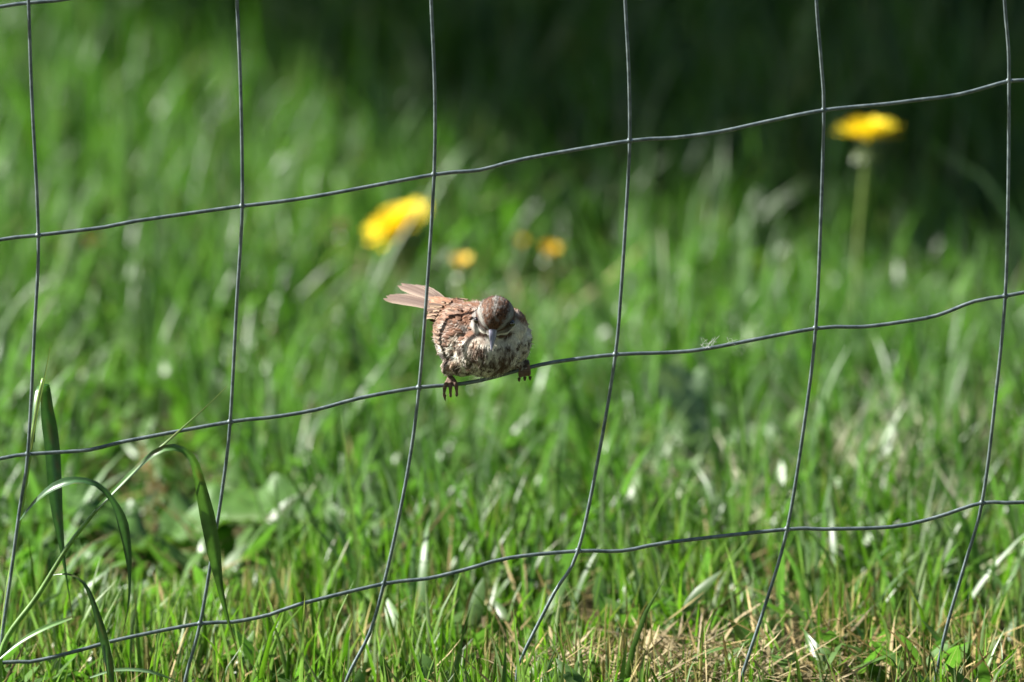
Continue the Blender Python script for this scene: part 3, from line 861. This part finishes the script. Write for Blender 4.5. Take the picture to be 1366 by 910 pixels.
# tail: notched fan of long feathers, going back and to the left
def tail():
    Pw, Tw, Nw, Lw, Ww, Cb, Ce, Sk, Sc = [], [], [], [], [], [], [], [], []
    root = np.array(B(597, 66, 420))
    tips = [(504, 128, 407), (508, 131, 405), (512, 134, 404), (520, 136, 404), (524, 146, 394), (529, 148, 392), (538, 150, 393), (548, 154, 395)]
    for k, (tx, ty, tz) in enumerate(tips):
        r0 = root + np.array([0, (k-3)*1.2*S, (k-4)*1.4*S])
        tip = np.array(B(tx, ty, tz - 0.0)); 
        d = tip-r0; ln = np.linalg.norm(d); d /= ln
        nn = np.array([-.15, -.72, .68]); nn -= d*(nn@d); nn /= np.linalg.norm(nn)
        Pw.append(r0 + nn*(.5*k)*S); Tw.append(d); Nw.append(nn); Lw.append(ln); Ww.append(rng.uniform(11, 13)*S)
        Cb.append(np.array([.125, .078, .056])); Ce.append(np.array([.36, .275, .21])); Sk.append(.9 if k in (1, 3, 6) else .5); Sc.append(np.array([.085, .05, .04]))
    A = [np.array(a) for a in (Pw, Tw, Nw, Lw, Ww, Cb, Ce, Sk, Sc)]
    V, F, C = feathers(*A, lift=.02, rows=14, jagk=.03, sw=.7)
    mesh_np('tail', V-np.array(ob), F, M_feather, bird, col=C)
    # tail coverts
    m = 70
    tt = rng.uniform(0, .45, m); aa = rng.uniform(0, 6.28, m)
    ctr = np.array(B(604, 58, 424)); end = np.array(B(566, 98, 412))
    d = (end-ctr)/np.linalg.norm(end-ctr)
    s1 = np.cross(d, [0, 0, 1]); s1 /= np.linalg.norm(s1); s2 = np.cross(s1, d)
    rr = np.interp(tt, [0, .45], [15, 8.5])*S
    nn = s1[None]*np.cos(aa)[:, None]+s2[None]*np.sin(aa)[:, None]
    P = ctr + (end-ctr)*tt[:, None] + nn*rr[:, None]
    V, F, C = feathers(P, np.tile(d, (m, 1)), nn, rng.uniform(15, 24, m)*S, rng.uniform(8, 10, m)*S,
                       np.tile(RUF*1.5, (m, 1))*rng.uniform(.8, 1.2, (m, 1)), np.tile(BUF*1.1, (m, 1)), np.full(m, .3), np.tile(RUF*.6, (m, 1)), lift=.02)
    mesh_np('tail_covert', V-np.array(ob), F, M_feather, bird, col=C)
tail()

# eyes, bill, claws
for e in (eyeL, eyeR):
    e = Vector(e)
    hit = tree.find_nearest(e)
    c = hit[0] - hit[1]*0.4*S
    V, F = ellipsoid(c, (5.0, 5.0, 5.0), seg=20, rings=14)
    polys('eye', [tuple(v) for v in V], F, M_eye, bird, origin=ob)
bd = (hf*.62 + Vector((-.02, 0, -1))*.62).normalized()
b0 = HC + (hf*25 - hu*1)*S
def bill(p0, d, ln, w0, h0, side, up, tilt, curve):
    V, F = [], []; n = 14; k = 14
    for i in range(n+1):
        t = i/n
        c = p0 + d*(ln*t) + up*(-curve*t*t)
        w = w0*(1-t)**.75 + .3; h = h0*(1-t)**.8 + .3
        for j in range(k):
            a = 2*math.pi*j/k
            V.append(tuple(c + (side*(w*math.cos(a)) + up*(h*math.sin(a)))*S))
    for i in range(n):
        for j in range(k): F.append((i*k+j, i*k+(j+1) % k, (i+1)*k+(j+1) % k, (i+1)*k+j))
    F.append(tuple(range(n*k, n*k+k)))
    return V, F
bu = hs.cross(bd).normalized()
if bu.dot(Vector((0, -1, 0))) < 0: bu = -bu
V, F = bill(b0 + bu*2.6*S, bd, 29*S, 6.0, 4.6, hs, bu, 0, 1.5*S)
o1 = polys('upper_bill', V, F, M_beak, bird, origin=ob)
V, F = bill(b0 - bu*2.8*S, bd, 24*S, 6.2, 3.2, hs, bu, 0, -2.0*S)
polys('lower_bill', V, F, M_beak, bird, origin=ob)
M_claw = simple('claw', (.07, .045, .035), .35)
for wx, wy, dxs in ((601, 514, (-7, 0, 7.5)), (700, 492, (-7, 0, 6.5))):
    for q, dx in enumerate(dxs):
        ln = 8 if (wx == 601 and q == 0) else 4
        x0, y0 = wx+dx*1.08, wy-dx*.13+11.5
        V, F = claw([B(x0, -5, y0-1), B(x0, -4.5, y0+ln*.5), B(x0+.6, -1.5, y0+ln)], 2.3)
        polys('claw', [tuple(v) for v in V], F, M_claw, bird, origin=ob)

# ------------------------------------------------------------------ fluff caught on the wire
fl = []
for k in range(15):
    p = U(946+rnd.gauss(0, 7), 460+rnd.gauss(0, 2), rnd.uniform(-.003, .002))
    if k > 11: p = U(975+rnd.gauss(0, 4), 456, -.002)
    d = Vector((rnd.gauss(0, 1), rnd.gauss(0, .5), rnd.gauss(0.2, 1))).normalized()
    e = Vector((rnd.gauss(0, 1), 0, rnd.gauss(0, 1)))*.0012
    fl.append(tube(spline([p-d*.003, p+e, p+d*rnd.uniform(.003, .007)], .001), .00007, 4))
V, F = merge(fl)
fo = polys('fluff', V, F, M_silk)
tag(fo, 'tiny white wisp of fluff caught on the wire right of the bird', 'fluff')

# ------------------------------------------------------------------ the tree whose shade lies over the far grass; unseen sky-blocking trees added
def tree_obj(bx, by, cx, cy, cz, R, H, nleaf, label, size=.09):
    rng = np.random.default_rng(int(abs(cx)*1000+nleaf) % 9973)
    base = Vector((bx, by, float(gz(bx, by))-.03))
    o = thing('evergreen_tree', base, label, 'tree', 'evergreen trees at the lawn edge')
    top = Vector((cx, cy, cz+H*.9))
    sp = spline([base, Vector((bx*.6+cx*.4, by*.6+cy*.4, cz*.5)), Vector((cx, cy, cz)), top], .15)
    V, F = tube(sp, list(np.linspace(.16, .03, len(sp))), 12)
    parts = [(V, F)]
    for k in range(34):
        t = rnd.uniform(.25, .95); p = sp[int(t*(len(sp)-1))]
        a = rnd.uniform(0, 6.28); d = Vector((math.cos(a), math.sin(a), rnd.uniform(-.1, .5)))
        ln = R*(1.05-t*.55)
        parts.append(tube(spline([p, p+d*ln*.5, p+d*ln+Vector((0, 0, -.1))], .2), list(np.linspace(.035, .008, len(spline([p, p+d*ln*.5, p+d*ln+Vector((0, 0, -.1))], .2)))), 6))
    V, F = merge(parts); polys('trunk', V, F, M_bark, o, origin=base)
    m = nleaf
    cl = 260
    dirs = rng.normal(0, 1, (cl, 3)); dirs /= np.linalg.norm(dirs, axis=1)[:, None]
    rad = rng.uniform(.1, 1, cl)**.4
    cc = np.array([cx, cy, cz]) + dirs*rad[:, None]*np.array([R, R, H])*.9
    k = rng.integers(0, cl, m)
    p = cc[k] + rng.normal(0, .17, (m, 3))
    fd = rng.normal(0, 1, (m, 3)); fd /= np.linalg.norm(fd, axis=1)[:, None]
    fill = np.array([cx, cy, cz]) + fd*(rng.uniform(0, 1, m)**.36)[:, None]*np.array([R, R, H])*.97
    p = np.where((rng.uniform(0, 1, m) < .55)[:, None], fill, p)
    a = rng.normal(0, 1, (m, 3)); a /= np.linalg.norm(a, axis=1)[:, None]
    b = np.cross(a, rng.normal(0, 1, (m, 3))); b /= np.linalg.norm(b, axis=1)[:, None]
    s = size*rng.uniform(.6, 1.2, (m, 1))
    V = np.stack([p-a*s*.5, p+b*s*.28, p+a*s*.5, p-b*s*.28], 1).reshape(-1, 3)
    col = np.repeat(np.array([.035, .075, .025])*rng.uniform(.6, 1.4, (m, 1)), 4, axis=0)
    mesh_np('crown', V-np.array(base), np.arange(m*4).reshape(-1, 4), M_needle, o, col=col, smooth=False)
    return o
tree_obj(-1.55, 4.2, -0.60, 3.68, 2.6, 2.3, 1.5, 150000, 'dense evergreen tree whose shade covers the far grass')
tree_obj(2.3, 6.6, 1.9, 6.3, 2.0, 2.5, 1.9, 90000, 'unseen broad low evergreen tree added behind the shaded grass at right to block sky light', size=.12)  # out of frame, added to block sky and deepen the shade
tree_obj(-3.2, 8.4, -3.0, 8.2, 2.2, 2.3, 2.1, 60000, 'unseen tall evergreen tree added far behind the sunlit grass at left to block sky light', size=.13)  # this and the next two: unseen back row added as sky occluders
tree_obj(5.4, 6.2, 5.2, 6.0, 2.1, 2.4, 2.0, 60000, 'unseen rightmost evergreen tree added at the shaded lawn edge to block sky light', size=.13)
tree_obj(-.3, 9.6, -.3, 9.4, 2.6, 2.5, 2.6, 60000, 'unseen tallest evergreen tree added straight behind the bird to block sky light', size=.13)
tree_obj(3.3, -2.6, 3.1, -2.6, 2.9, 2.5, 2.2, 50000, 'unseen evergreen tree added on the near side of the fence, to the right, to cut frontal sky light', size=.14)  # this and the next two: added out of view to dim camera-side sky
tree_obj(-4.2, -3.6, -3.6, -3.6, 3.0, 2.7, 2.2, 50000, 'unseen evergreen tree added on the near side of the fence, to the left, to cut frontal sky light', size=.14)
tree_obj(2.6, -6.4, .6, -5.4, 5.4, 3.2, 1.7, 60000, 'unseen high spreading evergreen tree added above the near lawn to cut frontal sky light', size=.14)
